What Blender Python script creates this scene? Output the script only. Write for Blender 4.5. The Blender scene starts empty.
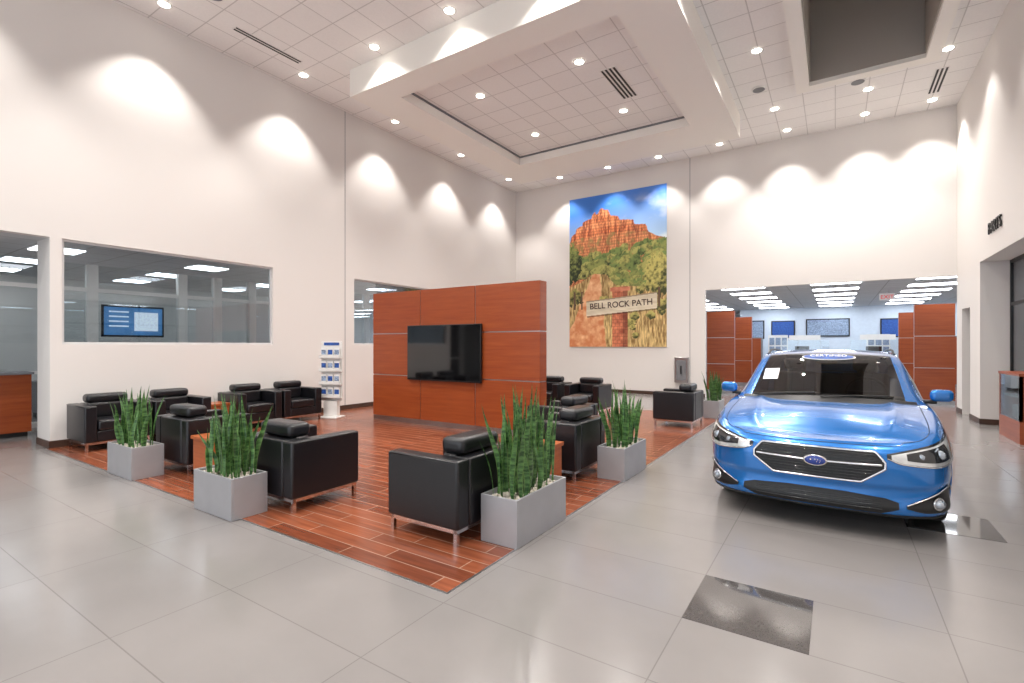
import bpy, bmesh, math, random
import numpy as np
from mathutils import Vector, Matrix
random.seed(7)
D=bpy.data; SC=bpy.context.scene; COL=SC.collection

# ------------------------------------------------------------ materials
def lin(c):
    return tuple(((v/255)/12.92 if v/255<=0.04045 else ((v/255+0.055)/1.055)**2.4) for v in c)
def new_mat(name):
    m=D.materials.new(name); m.use_nodes=True
    nt=m.node_tree; b=nt.nodes['Principled BSDF']; return m,nt,b
def mat(name,rgb,rough=0.5,metal=0.0,coat=0.0,emit=0,noise=0.0,nscale=8,bump=0.0,bscale=60,spec=None):
    m,nt,b=new_mat(name); c=lin(rgb)
    b.inputs['Base Color'].default_value=(*c,1); b.inputs['Roughness'].default_value=rough
    b.inputs['Metallic'].default_value=metal; b.inputs['Coat Weight'].default_value=coat
    b.inputs['Coat Roughness'].default_value=0.05
    if spec is not None: b.inputs['Specular IOR Level'].default_value=spec
    if emit:
        b.inputs['Emission Color'].default_value=(*c,1); b.inputs['Emission Strength'].default_value=emit
    if noise or bump:
        tc=nt.nodes.new('ShaderNodeTexCoord'); n=nt.nodes.new('ShaderNodeTexNoise'); n.inputs['Scale'].default_value=nscale
        nt.links.new(tc.outputs['Object'],n.inputs['Vector'])
        if noise:
            r=nt.nodes.new('ShaderNodeValToRGB')
            r.color_ramp.elements[0].position=.3; r.color_ramp.elements[1].position=.7
            r.color_ramp.elements[0].color=(*[v*(1-noise) for v in c],1); r.color_ramp.elements[1].color=(*[min(1,v*(1+noise)) for v in c],1)
            nt.links.new(n.outputs['Fac'],r.inputs['Fac']); nt.links.new(r.outputs['Color'],b.inputs['Base Color'])
        if bump:
            n2=nt.nodes.new('ShaderNodeTexNoise'); n2.inputs['Scale'].default_value=bscale
            nt.links.new(tc.outputs['Object'],n2.inputs['Vector'])
            bp=nt.nodes.new('ShaderNodeBump'); bp.inputs['Strength'].default_value=bump; bp.inputs['Distance'].default_value=.01
            nt.links.new(n2.outputs['Fac'],bp.inputs['Height']); nt.links.new(bp.outputs['Normal'],b.inputs['Normal'])
    return m
def brick_mat(name,c1,c2,cm,w,h,mortar,rough,loc=(0,0,0),offset=0.0,rot=0,var=0.15,nscale=(2,2,2),bump=.2):
    m,nt,b=new_mat(name); L=nt.links.new
    tc=nt.nodes.new('ShaderNodeTexCoord'); mp=nt.nodes.new('ShaderNodeMapping')
    mp.inputs['Location'].default_value=loc; mp.inputs['Rotation'].default_value=(0,0,rot)
    L(tc.outputs['Object'],mp.inputs['Vector'])
    br=nt.nodes.new('ShaderNodeTexBrick'); br.offset=offset; br.squash=1
    br.inputs['Scale'].default_value=1; br.inputs['Brick Width'].default_value=w; br.inputs['Row Height'].default_value=h
    br.inputs['Mortar Size'].default_value=mortar; br.inputs['Mortar Smooth'].default_value=.1; br.inputs['Bias'].default_value=0
    br.inputs['Color1'].default_value=(*lin(c1),1); br.inputs['Color2'].default_value=(*lin(c2),1); br.inputs['Mortar'].default_value=(*lin(cm),1)
    L(mp.outputs['Vector'],br.inputs['Vector'])
    mp2=nt.nodes.new('ShaderNodeMapping'); mp2.inputs['Scale'].default_value=nscale; L(tc.outputs['Object'],mp2.inputs['Vector'])
    n=nt.nodes.new('ShaderNodeTexNoise'); n.inputs['Scale'].default_value=1; n.inputs['Detail'].default_value=6; L(mp2.outputs['Vector'],n.inputs['Vector'])
    mr=nt.nodes.new('ShaderNodeMapRange'); mr.inputs['From Min'].default_value=.3; mr.inputs['From Max'].default_value=.7
    mr.inputs['To Min'].default_value=1-var; mr.inputs['To Max'].default_value=1+var; L(n.outputs['Fac'],mr.inputs['Value'])
    mx=nt.nodes.new('ShaderNodeVectorMath'); mx.operation='SCALE'
    L(br.outputs['Color'],mx.inputs[0]); L(mr.outputs['Result'],mx.inputs['Scale']); L(mx.outputs['Vector'],b.inputs['Base Color'])
    b.inputs['Roughness'].default_value=rough
    bp=nt.nodes.new('ShaderNodeBump'); bp.invert=True; bp.inputs['Strength'].default_value=bump; bp.inputs['Distance'].default_value=.003
    L(br.outputs['Fac'],bp.inputs['Height']); L(bp.outputs['Normal'],b.inputs['Normal'])
    return m
def wood_mat(name,c1,c2,rough=.3,scale=(1.5,1.5,14)):
    m,nt,b=new_mat(name); L=nt.links.new
    tc=nt.nodes.new('ShaderNodeTexCoord'); mp=nt.nodes.new('ShaderNodeMapping'); mp.inputs['Scale'].default_value=scale
    L(tc.outputs['Object'],mp.inputs['Vector'])
    n=nt.nodes.new('ShaderNodeTexNoise'); n.inputs['Scale'].default_value=2; n.inputs['Detail'].default_value=8; n.inputs['Roughness'].default_value=.6; n.inputs['Distortion'].default_value=.4
    L(mp.outputs['Vector'],n.inputs['Vector'])
    r=nt.nodes.new('ShaderNodeValToRGB'); r.color_ramp.elements[0].position=.3; r.color_ramp.elements[1].position=.7
    r.color_ramp.elements[0].color=(*lin(c1),1); r.color_ramp.elements[1].color=(*lin(c2),1)
    L(n.outputs['Fac'],r.inputs['Fac']); L(r.outputs['Color'],b.inputs['Base Color']); b.inputs['Roughness'].default_value=rough
    return m
def glass_mat(name,tint=(1,1,1),fac=.1,rough=0.0):
    m=D.materials.new(name); m.use_nodes=True; nt=m.node_tree; nt.nodes.clear(); L=nt.links.new
    o=nt.nodes.new('ShaderNodeOutputMaterial'); t=nt.nodes.new('ShaderNodeBsdfTransparent'); t.inputs['Color'].default_value=(*tint,1)
    g=nt.nodes.new('ShaderNodeBsdfGlossy'); g.inputs['Roughness'].default_value=rough; g.inputs['Color'].default_value=(.95,.97,1,1)
    f=nt.nodes.new('ShaderNodeFresnel'); f.inputs['IOR'].default_value=1.5
    mr=nt.nodes.new('ShaderNodeMath'); mr.operation='MULTIPLY_ADD'; mr.inputs[1].default_value=.9; mr.inputs[2].default_value=fac; mr.use_clamp=True
    L(f.outputs['Fac'],mr.inputs[0]); x=nt.nodes.new('ShaderNodeMixShader'); L(mr.outputs[0],x.inputs['Fac']); L(t.outputs[0],x.inputs[1]); L(g.outputs[0],x.inputs[2]); L(x.outputs[0],o.inputs['Surface'])
    return m

M={}
M['wall']=mat('wall_paint',(226,221,217),.75,bump=.03,bscale=90)
M['wall_in']=mat('office_paint',(222,220,216),.7,bump=.03)
M['wall_srv']=mat('service_paint',(228,230,234),.7,bump=.03)
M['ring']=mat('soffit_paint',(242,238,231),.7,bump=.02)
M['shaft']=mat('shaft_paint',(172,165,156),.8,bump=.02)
M['ceil']=brick_mat('acoustic_tile',(243,240,237),(239,236,233),(208,204,201),.61,.61,.010,.85,nscale=(30,30,30),var=.02,bump=.3)
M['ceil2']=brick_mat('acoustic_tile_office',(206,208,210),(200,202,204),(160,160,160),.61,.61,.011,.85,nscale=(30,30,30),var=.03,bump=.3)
M['floor']=brick_mat('porcelain_tile',(134,130,128),(131,127,125),(115,111,109),1.24,.62,.0035,.19,loc=(.73,-2.88,0),nscale=(1.6,1.6,1.6),var=.05,bump=.08)
M['plank']=brick_mat('wood_plank_tile',(140,78,52),(108,56,36),(160,126,106),.92,.152,.005,.26,loc=(0,-2.36,0),offset=.37,nscale=(2,28,2),var=.28,bump=.25)
M['granite']=mat('polished_granite',(74,71,70),.05,noise=.18,nscale=120,coat=.6)
M['wood']=wood_mat('cherry_veneer',(138,60,28),(162,80,38),.3,scale=(.6,.6,9))
M['wood_d']=wood_mat('dark_walnut',(60,42,34),(82,58,46),.4)
M['wood_c']=wood_mat('table_cherry',(150,78,40),(178,98,54),.3)
M['alu']=mat('brushed_aluminium',(186,186,188),.3,1,noise=.05,nscale=30)
M['chrome']=mat('chrome',(220,220,222),.12,1,noise=.02)
M['leather']=mat('black_leather',(21,21,25),.33,bump=.12,bscale=120,coat=.1)
M['black']=mat('black_plastic',(14,14,16),.4,noise=.1)
M['blackgl']=mat('black_gloss_glass',(7,7,9),.08,coat=1,noise=.05)
M['planter']=mat('metallic_grey_laminate',(168,168,172),.38,.35,noise=.04,nscale=5)
M['pebble']=mat('pale_pebbles',(200,192,178),.7,noise=.25,nscale=14)
M['emit']=mat('lamp_lens',(255,248,238),.4,emit=14,noise=.01)
M['panel']=mat('light_panel_lens',(248,250,255),.4,emit=7,noise=.01)
M['panel2']=mat('service_panel_lens',(244,249,255),.4,emit=10,noise=.01)
M['trimw']=mat('white_trim',(232,230,226),.4,noise=.02)
M['glass']=glass_mat('clear_glass',(.9,.93,.94),.02)
M['frame']=mat('window_frame',(214,214,214),.4,.2,noise=.03)
M['vent']=mat('vent_slot',(30,28,27),.6,noise=.1)
M['paint']=mat('blue_car_paint',(22,110,188),.25,.42,coat=1,noise=.03,nscale=400)
M['carglass']=glass_mat('car_glass',(.30,.32,.31),.05)
M['tyre']=mat('tyre_rubber',(20,20,21),.75,bump=.2)
M['cloth']=mat('car_seat_cloth',(60,60,64),.8,bump=.1)
M['lampglass']=mat('headlamp_silver',(216,218,218),.18,.5,coat=1,noise=.2,nscale=14)
M['lampdark']=mat('headlamp_dark',(34,35,38),.12,.3,coat=1,noise=.2)
M['lens']=mat('headlamp_lens',(170,178,188),.06,.7,coat=1,noise=.05)
M['amber']=mat('amber_reflector',(222,150,80),.2,coat=1,noise=.05)
M['redl']=mat('tail_red',(150,12,16),.15,coat=1,noise=.05)
M['badge']=mat('badge_blue',(24,48,130),.2,coat=1,noise=.05)
M['paper']=mat('paper_white',(236,236,234),.6,noise=.02)
M['pblue']=mat('print_blue',(40,84,160),.5,noise=.5,nscale=25)
M['pmix']=mat('print_mixed',(140,158,184),.5,noise=.6,nscale=40)
M['exit']=mat('sign_red',(200,40,35),.5,emit=.6,noise=.02)
M['bluewall']=mat('pale_blue_wall',(212,224,238),.7,noise=.03)
M['deskgrey']=mat('desk_grey',(120,120,124),.5,noise=.05)

# ------------------------------------------------------------ geometry helpers
def empty(name,loc=(0,0,0),rz=0):
    e=D.objects.new(name,None); e.location=loc; e.rotation_euler=(0,0,rz); e.empty_display_size=.1; COL.objects.link(e); return e
def add(name,me,mats,parent=None,loc=(0,0,0),rot=(0,0,0)):
    o=D.objects.new(name,me)
    if mats is not None and len(me.materials)==0:
        for m in (mats if isinstance(mats,(list,tuple)) else [mats]): me.materials.append(m)
    o.location=loc; o.rotation_euler=rot; COL.objects.link(o)
    if parent: o.parent=parent
    return o
def bm_box(bm,x0,x1,y0,y1,z0,z1,mi=0,bev=0,seg=2):
    r=bmesh.ops.create_cube(bm,size=1)
    for v in r['verts']:
        v.co=Vector((x0+(v.co.x+.5)*(x1-x0),y0+(v.co.y+.5)*(y1-y0),z0+(v.co.z+.5)*(z1-z0)))
    fs=set(f for v in r['verts'] for f in v.link_faces)
    for f in fs: f.material_index=mi
    if bev:
        es=list(set(e for v in r['verts'] for e in v.link_edges))
        rr=bmesh.ops.bevel(bm,geom=es,offset=bev,segments=seg,profile=.5,affect='EDGES')
        for f in rr['faces']: f.material_index=mi; f.smooth=True
def bm_cyl(bm,p0,p1,r,seg=12,mi=0,r2=None,smooth=True):
    p0=Vector(p0);p1=Vector(p1); d=p1-p0
    rr=bmesh.ops.create_cone(bm,cap_ends=True,segments=seg,radius1=r,radius2=r if r2 is None else r2,depth=d.length)
    mt=Matrix.Translation((p0+p1)/2)@d.to_track_quat('Z','Y').to_matrix().to_4x4()
    bmesh.ops.transform(bm,matrix=mt,verts=rr['verts'])
    for f in set(f for v in rr['verts'] for f in v.link_faces): f.material_index=mi; f.smooth=smooth and len(f.verts)==4
def bm_ball(bm,c,s,mi=0,sub=2,rot=None):
    rr=bmesh.ops.create_icosphere(bm,subdivisions=sub,radius=1)
    mt=Matrix.Translation(c)@(rot.to_4x4() if rot else Matrix.Identity(4))@Matrix.Diagonal((*s,1))
    bmesh.ops.transform(bm,matrix=mt,verts=rr['verts'])
    for f in set(f for v in rr['verts'] for f in v.link_faces): f.material_index=mi; f.smooth=True
def bm_mesh(bm,name):
    me=D.meshes.new(name); bm.to_mesh(me); bm.free(); return me
def boxes(name,lst,mats,parent=None,loc=(0,0,0),bev=0):
    bm=bmesh.new()
    for b in lst: bm_box(bm,*b[:6],mi=b[6] if len(b)>6 else 0,bev=bev)
    return add(name,bm_mesh(bm,name),mats,parent,loc)
def text(name,s,size,loc,rot,m,parent=None,ext=.01,align='CENTER'):
    c=D.curves.new(name,'FONT'); c.body=s; c.size=size; c.extrude=ext; c.align_x=align; c.align_y='CENTER'
    c.materials.append(m); o=D.objects.new(name,c); o.location=loc; o.rotation_euler=rot; COL.objects.link(o)
    if parent: o.parent=parent
    return o

# ------------------------------------------------------------ room constants
XL,XR,YB,YF,H,HO=-9.84,2.37,15.3,-5.0,7.15,3.17
boxes('floor',[(-17,9,-6,31,-.1,0)],M['floor'])
boxes('floor_wood_inlay',[(XL,-2.03,2.36,11.6,0,.003)],M['plank'])
boxes('trim_1',[(XL,-2.018,2.348,2.36,0,.005),(-2.03,-2.018,2.36,11.6,0,.005),(XL,-2.018,11.6,11.612,0,.005)],M['alu'])
boxes('floor_granite_inset',[(-.73,-.11,2.88,3.50,0,.002),(.51,1.13,5.36,5.98,0,.002),(-.73,-.11,.4,1.02,0,.002)],M['granite'])
# left wall
boxes('wall_left',[(XL-.15,XL,YF,YB+.15,HO,9.2),(XL-.15,XL,2.4,2.54,0,HO),(XL-.15,XL,2.54,YB+.15,0,1.56),
  (XL-.15,XL,5.91,7.99,1.56,HO),(XL-.15,XL,11.36,YB+.15,1.56,HO),(XL-.15,XL,YF,-2,0,HO),(XL-.6,XL-.15,2.4,2.54,0,HO)],M['wall'])
def window(name,x,y0,y1,z0,z1,fr=.035):
    l=[(x-.10,x-.04,y0,y0+fr,z0,z1),(x-.10,x-.04,y1-fr,y1,z0,z1),(x-.10,x-.04,y0+fr,y1-fr,z0,z0+fr),(x-.10,x-.04,y0+fr,y1-fr,z1-fr,z1)]
    e=empty(name); boxes('frame',l,M['frame'],e); boxes('pane',[(x-.075,x-.069,y0+fr,y1-fr,z0+fr,z1-fr)],M['glass'],e)
window('window_1',XL,2.54,5.91,1.56,HO)
window('window_2',XL,7.99,11.36,1.56,HO)
boxes('baseboard_left',[(XL,XL+.015,2.4,YB,0.004,.11),(XL-.6,XL+.015,2.385,2.4,0.004,.11)],M['wood_d'])
boxes('trim_2',[(XL,XL+.002,7.715,7.73,.11,H)],M['deskgrey'])
boxes('trim_3',[(-3.65,-3.635,YB-.002,YB,.11,H)],M['deskgrey'])
# back wall
boxes('wall_back',[(XL,-3.21,YB,YB+.15,0,9.2),(-3.21,XR+.15,YB,YB+.15,HO,9.2)],M['wall'])
boxes('baseboard_back',[(XL+.015,-3.21,YB-.015,YB,0.004,.11)],M['wood_d'])
# right wall
boxes('wall_right',[(XR,XR+.15,YF,YB,HO,9.2),(XR,XR+.15,13.1,13.95,0,HO),(XR,XR+.15,14.75,YB,0,HO),(XR,XR+.15,13.95,14.75,2.35,HO),
   (XR+.15,2.85,13.1,13.3,0,HO),(XR+.15,2.85,4.8,13.1,HO,HO+.15),(XR,XR+.15,YF,4.8,0,HO)],M['wall'])
boxes('door_1',[(XR+.16,XR+.20,13.9,14.8,0,2.4)],M['deskgrey'])
boxes('baseboard_right',[(XR-.015,XR,13.1,13.95,0,.11),(XR-.015,2.85,13.085,13.1,0,.11),(XR-.015,XR,14.75,YB,0,.11),(XR-.015,XR,YF,4.8,0,.11)],M['wood_d'])
# right storefront glazing
e=empty('window_3'); l=[]
for y in [4.8,6.45,8.1,9.75,11.4,13.04]: l.append((2.79,2.85,y,y+.06,0,HO))
l+=[(2.79,2.85,4.8,13.1,0,.08),(2.79,2.85,4.8,13.1,HO-.06,HO),(2.79,2.85,4.8,13.1,2.3,2.36)]
boxes('frame',l,M['black'],e); boxes('pane',[(2.81,2.816,4.8,13.1,.08,HO-.06)],M['glass'],e)
boxes('wall_parts_room',[(7,7.15,4.6,13.3,0,HO),(2.85,7,13.15,13.3,0,HO),(2.85,7,4.6,4.8,0,HO)],M['wall_in'])
boxes('ceiling_parts_room',[(2.85,7.15,4.6,13.3,HO,HO+.1)],M['ceil2'])
boxes('parts_room_ceiling_lights',[(4.2,4.8,y,y+1.2,HO-.012,HO) for y in (5.4,7.8,10.2,11.8)],M['panel'])
boxes('storage_shelving',[(5.6,6.2,6+i*1.4,6.05+i*1.4,0,2.4) for i in range(5)]+[(5.6,6.2,6,11.65,.3+k*.5,.33+k*.5) for k in range(5)]
   +[(5.65,6.1,6.1+i*.5,6.1+i*.5+.38,.33+k*.5,.33+k*.5+random.uniform(.15,.38)) for i in range(11) for k in range(4)],M['deskgrey'])
e=empty('display_cabinet',(2.40,10.75,0))
boxes('base',[(0,.36,0,1.15,0.0,.35),(0,.36,0,.04,.35,1.1),(0,.36,1.11,1.15,.35,1.1),(0,.04,0,.04,.35,1.1),(.33,.36,0.04,1.11,.35,1.06),(-.01,.37,-.01,1.16,1.06,1.1)],M['wood'],e)
boxes('glass_front',[(.005,.011,.04,1.11,.35,1.06)],M['glass'],e)
boxes('shelf',[(.02,.33,.04,1.11,.70,.715),(.1,.25,.2,.4,.36,.6),(.1,.25,.6,.9,.36,.55),(.1,.25,.25,.45,.715,.9)],M['alu'],e)
text('parts_sign','PARTS',.30,(XR-.02,11.95,3.66),(math.pi/2,0,-math.pi/2),M['black'],ext=.012)
# ceiling with shaft hole
sx0,sx1,sy0,sy1=-.45,1.42,6.9,11.95
boxes('ceiling',[(XL-.15,sx0,YF,YB+.15,H,H+.12),(sx1,XR+.15,YF,YB+.15,H,H+.12),(sx0,sx1,YF,sy0,H,H+.12),(sx0,sx1,sy1,YB+.15,H,H+.12)],M['ceil'])
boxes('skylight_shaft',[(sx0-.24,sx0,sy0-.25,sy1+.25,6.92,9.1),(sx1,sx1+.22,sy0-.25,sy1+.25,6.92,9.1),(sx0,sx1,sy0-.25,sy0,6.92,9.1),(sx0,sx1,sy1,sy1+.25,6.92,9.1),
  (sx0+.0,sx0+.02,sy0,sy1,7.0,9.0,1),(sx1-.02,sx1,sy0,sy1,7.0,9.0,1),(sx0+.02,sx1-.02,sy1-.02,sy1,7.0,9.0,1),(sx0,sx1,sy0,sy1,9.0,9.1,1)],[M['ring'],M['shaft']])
rx0,rx1,ry0,ry1=-8.27,-1.94,6.61,13.1; ix0,ix1,iy0,iy1=-7.42,-2.80,7.2,11.75
boxes('ceiling_soffit_ring',[(rx0,ix0,ry0,ry1,6.6,H),(ix1,rx1,ry0,ry1,6.6,H),(ix0,ix1,ry0,iy0,6.6,H),(ix0,ix1,iy1,ry1,6.6,H)],M['ring'])
boxes('ceiling_raised_panel',[(ix0,ix1,iy0,iy1,6.84,6.94)],M['ceil'])
g=.02
boxes('trim_4',[(ix0,ix0+g,iy0,iy1,6.80,6.84),(ix1-g,ix1,iy0,iy1,6.80,6.84),(ix0+g,ix1-g,iy0,iy0+g,6.80,6.84),(ix0+g,ix1-g,iy1-g,iy1,6.80,6.84)],M['deskgrey'])
# south storefront behind the camera
e=empty('window_4'); l=[(XL,XR,YF-.1,YF,0,.15),(XL,XR,YF-.1,YF,5.4,5.5),(XL,XR,YF-.1,YF,2.9,3.0)]
x=XL
while x<XR: l.append((x,x+.08,YF-.1,YF,.15,5.4)); x+=1.74
boxes('frame',l,M['frame'],e)
boxes('wall_front',[(XL-.15,XR+.15,YF-.15,YF,5.5,9.2)],M['wall'])
# office block (left)
boxes('wall_office',[(-16.15,-16,-6,YB+.15,0,3.4),(-16,XL-.15,YB,YB+.15,0,3.4),(-16,XL-.15,-6,-5.85,0,3.4)],M['wall_in'])
boxes('ceiling_office',[(-16.15,XL-.15,-6,YB+.15,HO,HO+.1)],M['ceil2'])
lp=[]
for xx in (-11.1,-13.0,-14.9):
    for k in range(-1,7):
        yy=.4+k*2.4; lp.append((xx-.3,xx+.3,yy-.3,yy+.3,HO-.012,HO))
boxes('office_ceiling_lights',lp,M['panel'])
e=empty('glass_partition',(-12.6,0,0)); l=[]
for y in [-1.5,.2,1.9,3.71,5.36,6.13,6.98,9,10.7]: l.append((-.07,.07,y-.09,y+.09,0,HO))
l+=[(-.04,.04,-1.5,12.4,0,.1),(-.04,.04,-1.5,12.4,2.62,2.70),(-.04,.04,-1.5,12.4,1.0,1.06)]
boxes('frame',l,M['trimw'],e); boxes('pane',[(-.004,.004,-1.5,12.4,.1,HO)],M['glass'],e)
e=empty('wall_monitor',(-12.50,4.40,2.05))
boxes('bezel',[(-.04,0,-.56,.56,-.33,.33)],M['black'],e,bev=.008)
boxes('screen',[(0,.006,-.52,.52,-.29,.29)],mat('screen_blue',(60,110,160),.3,emit=.7,noise=.3,nscale=3),e)
boxes('screen_text',[(.006,.009,-.44,-.1,.18-k*.1,.21-k*.1) for k in range(4)]+[(.006,.009,.0,.44,-.2,.2)],mat('screen_light',(190,205,220),.3,emit=.8,noise=.2,nscale=30),e)
def desk(name,loc,w,d,h,m):
    e=empty(name,loc)
    boxes('top',[(-.03,w+.03,-.03,d+.03,h,h+.04)],M['deskgrey'],e,bev=.006)
    boxes('body',[(0,w,0,d,.08,h),(.04,w-.04,.04,d-.04,0,.08,1)],[m,M['black']],e)
    return e
desk('reception_desk',(-12.0,1.95,0),.5,.62,1.05,M['wood'])
for (xx,yy) in [(-14.9,3.3),(-14.9,8.5)]:
    e=desk('office_desk',(xx,yy,0),.8,1.6,.72,M['deskgrey'])
    boxes('computer_monitor',[(.3,.34,.5,1.05,.86,1.2),(.3,.33,.74,.8,.76,.88),(.2,.42,.64,.9,.76,.775)],M['black'],e)
for yy in (.2,6.0,10.4):
    e=empty('filing_cabinet',(-15.9,yy,0)); boxes('body',[(0,.5,0,1.4,0,1.5)],M['deskgrey'],e,bev=.01)
    boxes('drawers',[(.5,.515,.02+.7*a,.68+.7*a,.06+.36*k,.40+.36*k) for k in range(4) for a in (0,1)],M['alu'],e)
# service area behind
boxes('wall_service',[(-7.15,-7,YB+.15,30,0,3.5),(7,7.15,YB+.15,30,0,3.5),(-7,7,30,30.15,0,3.5)],M['wall_srv'])
boxes('ceiling_service',[(-7.15,7.15,YB+.15,30.15,3.3,3.4)],M['ceil2'])
boxes('wall_service_blue',[(-4,4.5,27,27.15,0,3.3)],M['bluewall'])
lp=[]
for k in range(6):
    for xx in (-4.8,-2.4,0,2.4,4.8): lp.append((xx-.6,xx+.6,16.6+k*1.9-.3,16.6+k*1.9+.3,3.288,3.3))
boxes('service_ceiling_lights',lp,M['panel2'])
def pic(x,z,w,h,m):
    e=empty('framed_picture',(x,26.98,z)); boxes('frame',[(-w-.05,w+.05,-.03,.0,-h-.05,h+.05)],M['black'],e); boxes('print',[(-w,w,-.04,-.03,-h,h)],m,e)
pic(-.3,2.35,.8,.36,M['pmix']); pic(-2.1,2.3,.45,.36,M['pblue']); pic(-3.3,2.3,.35,.4,M['pmix']); pic(2.2,2.3,.5,.36,M['pblue'])
e=empty('exit_sign',(1.4,20.0,3.1)); boxes('panel',[(-.2,.2,-.03,.03,-.1,.12)],M['paper'],e); text('letters','EXIT',.17,(0,-.035,0),(math.pi/2,0,0),M['exit'],e,ext=.002); boxes('hanger',[(-.02,.02,-.02,.02,.12,.2)],M['alu'],e)
for xx,yy in ((-1.9,23.4),(.5,23.4)):
    e=desk('service_counter',(xx,yy,0),1.7,.7,1.05,M['paper'])
    boxes('computer_monitor',[(.5,1.0,.3,.34,1.2,1.5),(.72,.78,.3,.33,1.09,1.22),(.62,.88,.22,.42,1.09,1.1)],M['black'],e)
    boxes('glass_screen',[(.0,1.7,.04,.05,1.09,1.75)],M['glass'],e); boxes('header_sign',[(.3,1.4,.02,.06,1.75,1.95)],M['paper'],e)
for x0 in (-3.8,3.2):
    e=empty('wall_cabinet',(x0,25,0)); boxes('body',[(0,1,0,.5,0,1.9)],M['deskgrey'],e,bev=.01); boxes('doors',[(.03,.49,-.015,0,.05,1.85),(.51,.97,-.015,0,.05,1.85)],M['wood'],e)
for x0 in (-2.6,1.1):
    e=empty('brochure_display_stand',(x0,25.6,0)); boxes('panel',[(0,.8,0,.05,.1,2.0),(0,.8,-.2,.25,0,.1)],M['paper'],e); boxes('prints',[(.06+.25*i,.26+.25*i,-.02,0,.35+.4*k,.68+.4*k) for i in range(3) for k in range(4)],M['pmix'],e)
def wood_panel(name,x0,x1,y0,y1,h,cols):
    e=empty(name,(x0,y0,0)); W=x1-x0; T=y1-y0; cw=W/cols; gp=.009; l=[]
    rows=3; rh=(h-.1)/rows
    l2=[(0.01,W-.01,.012,T-.012,0,h-.005)]
    for c in range(cols):
        for r in range(rows):
            a=(c*cw+(gp if c else 0),(c+1)*cw-(gp if c<cols-1 else 0)); z=(.1+r*rh+(gp if r else 0),.1+(r+1)*rh-(gp if r<rows-1 else 0))
            l.append((a[0],a[1],0,.014,z[0],z[1])); l.append((a[0],a[1],T-.014,T,z[0],z[1]))
    for r in range(rows):
        z=(.1+r*rh+(gp if r else 0),.1+(r+1)*rh-(gp if r<rows-1 else 0))
        l.append((-.004,.012,.014,T-.014,z[0],z[1])); l.append((W-.012,W+.004,.014,T-.014,z[0],z[1]))
    boxes('reveal_core',l2,M['alu'],e); boxes('veneer_panels',l,M['wood'],e)
    boxes('kick',[(.0,W,.004,T-.004,0,.095)],M['alu'],e)
    return e
wood_panel('tv_feature_wall',-8.1,-4.08,7.07,7.30,2.62,3)
for x0,y0 in ((-3.51,17.0),(1.78,17.0),(-3.51,20.9),(1.78,20.9)):
    wood_panel('wood_portal_panel',x0,x0+.82,y0,y0+.2,2.63,1)
e=empty('television',(-6.14,7.07,1.40))
boxes('housing',[(-.90,.90,-.075,-.02,-.53,.53)],M['black'],e,bev=.01)
boxes('screen',[(-.885,.885,-.079,-.075,-.50,.515)],M['blackgl'],e)
boxes('mount',[(-.3,.3,-.02,0,-.25,.25)],M['black'],e)
e=empty('fire_extinguisher_cabinet',(-3.87,YB-.005,.8))
boxes('box',[(-.2,.2,-.12,0,-.38,.38)],M['alu'],e,bev=.01); boxes('door_glass',[(-.14,.14,-.126,-.12,-.3,.3)],M['deskgrey'],e)
boxes('handle',[(-.02,.02,-.14,-.126,-.12,.12)],M['black'],e)
boxes('light_switch_plate',[(-9.0,-8.9,YB-.012,YB,1.15,1.27)],M['trimw'])

# ------------------------------------------------------------ poster
def interp(tab,x): return np.interp(x,[a for a,_ in tab],[b for _,b in tab])
def vnoise(h,w,fy,fx,seed,oct=5):
    r=np.random.RandomState(seed); out=np.zeros((h,w)); amp=1;tot=0
    for o in range(oct):
        gy,gx=int(fy*2**o)+2,int(fx*2**o)+2; G=r.rand(gy+1,gx+1)
        yy=np.linspace(0,gy-1.001,h); xx=np.linspace(0,gx-1.001,w)
        y0=yy.astype(int); x0=xx.astype(int); ty=(yy-y0); tx=(xx-x0); ty=ty*ty*(3-2*ty); tx=tx*tx*(3-2*tx)
        a=G[np.ix_(y0,x0)];b=G[np.ix_(y0,x0+1)];c=G[np.ix_(y0+1,x0)];d=G[np.ix_(y0+1,x0+1)]
        v=(a*(1-tx)+b*tx)*(1-ty)[:,None]+(c*(1-tx)+d*tx)*ty[:,None]
        out+=v*amp; tot+=amp; amp*=.55
    return out/tot
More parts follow.
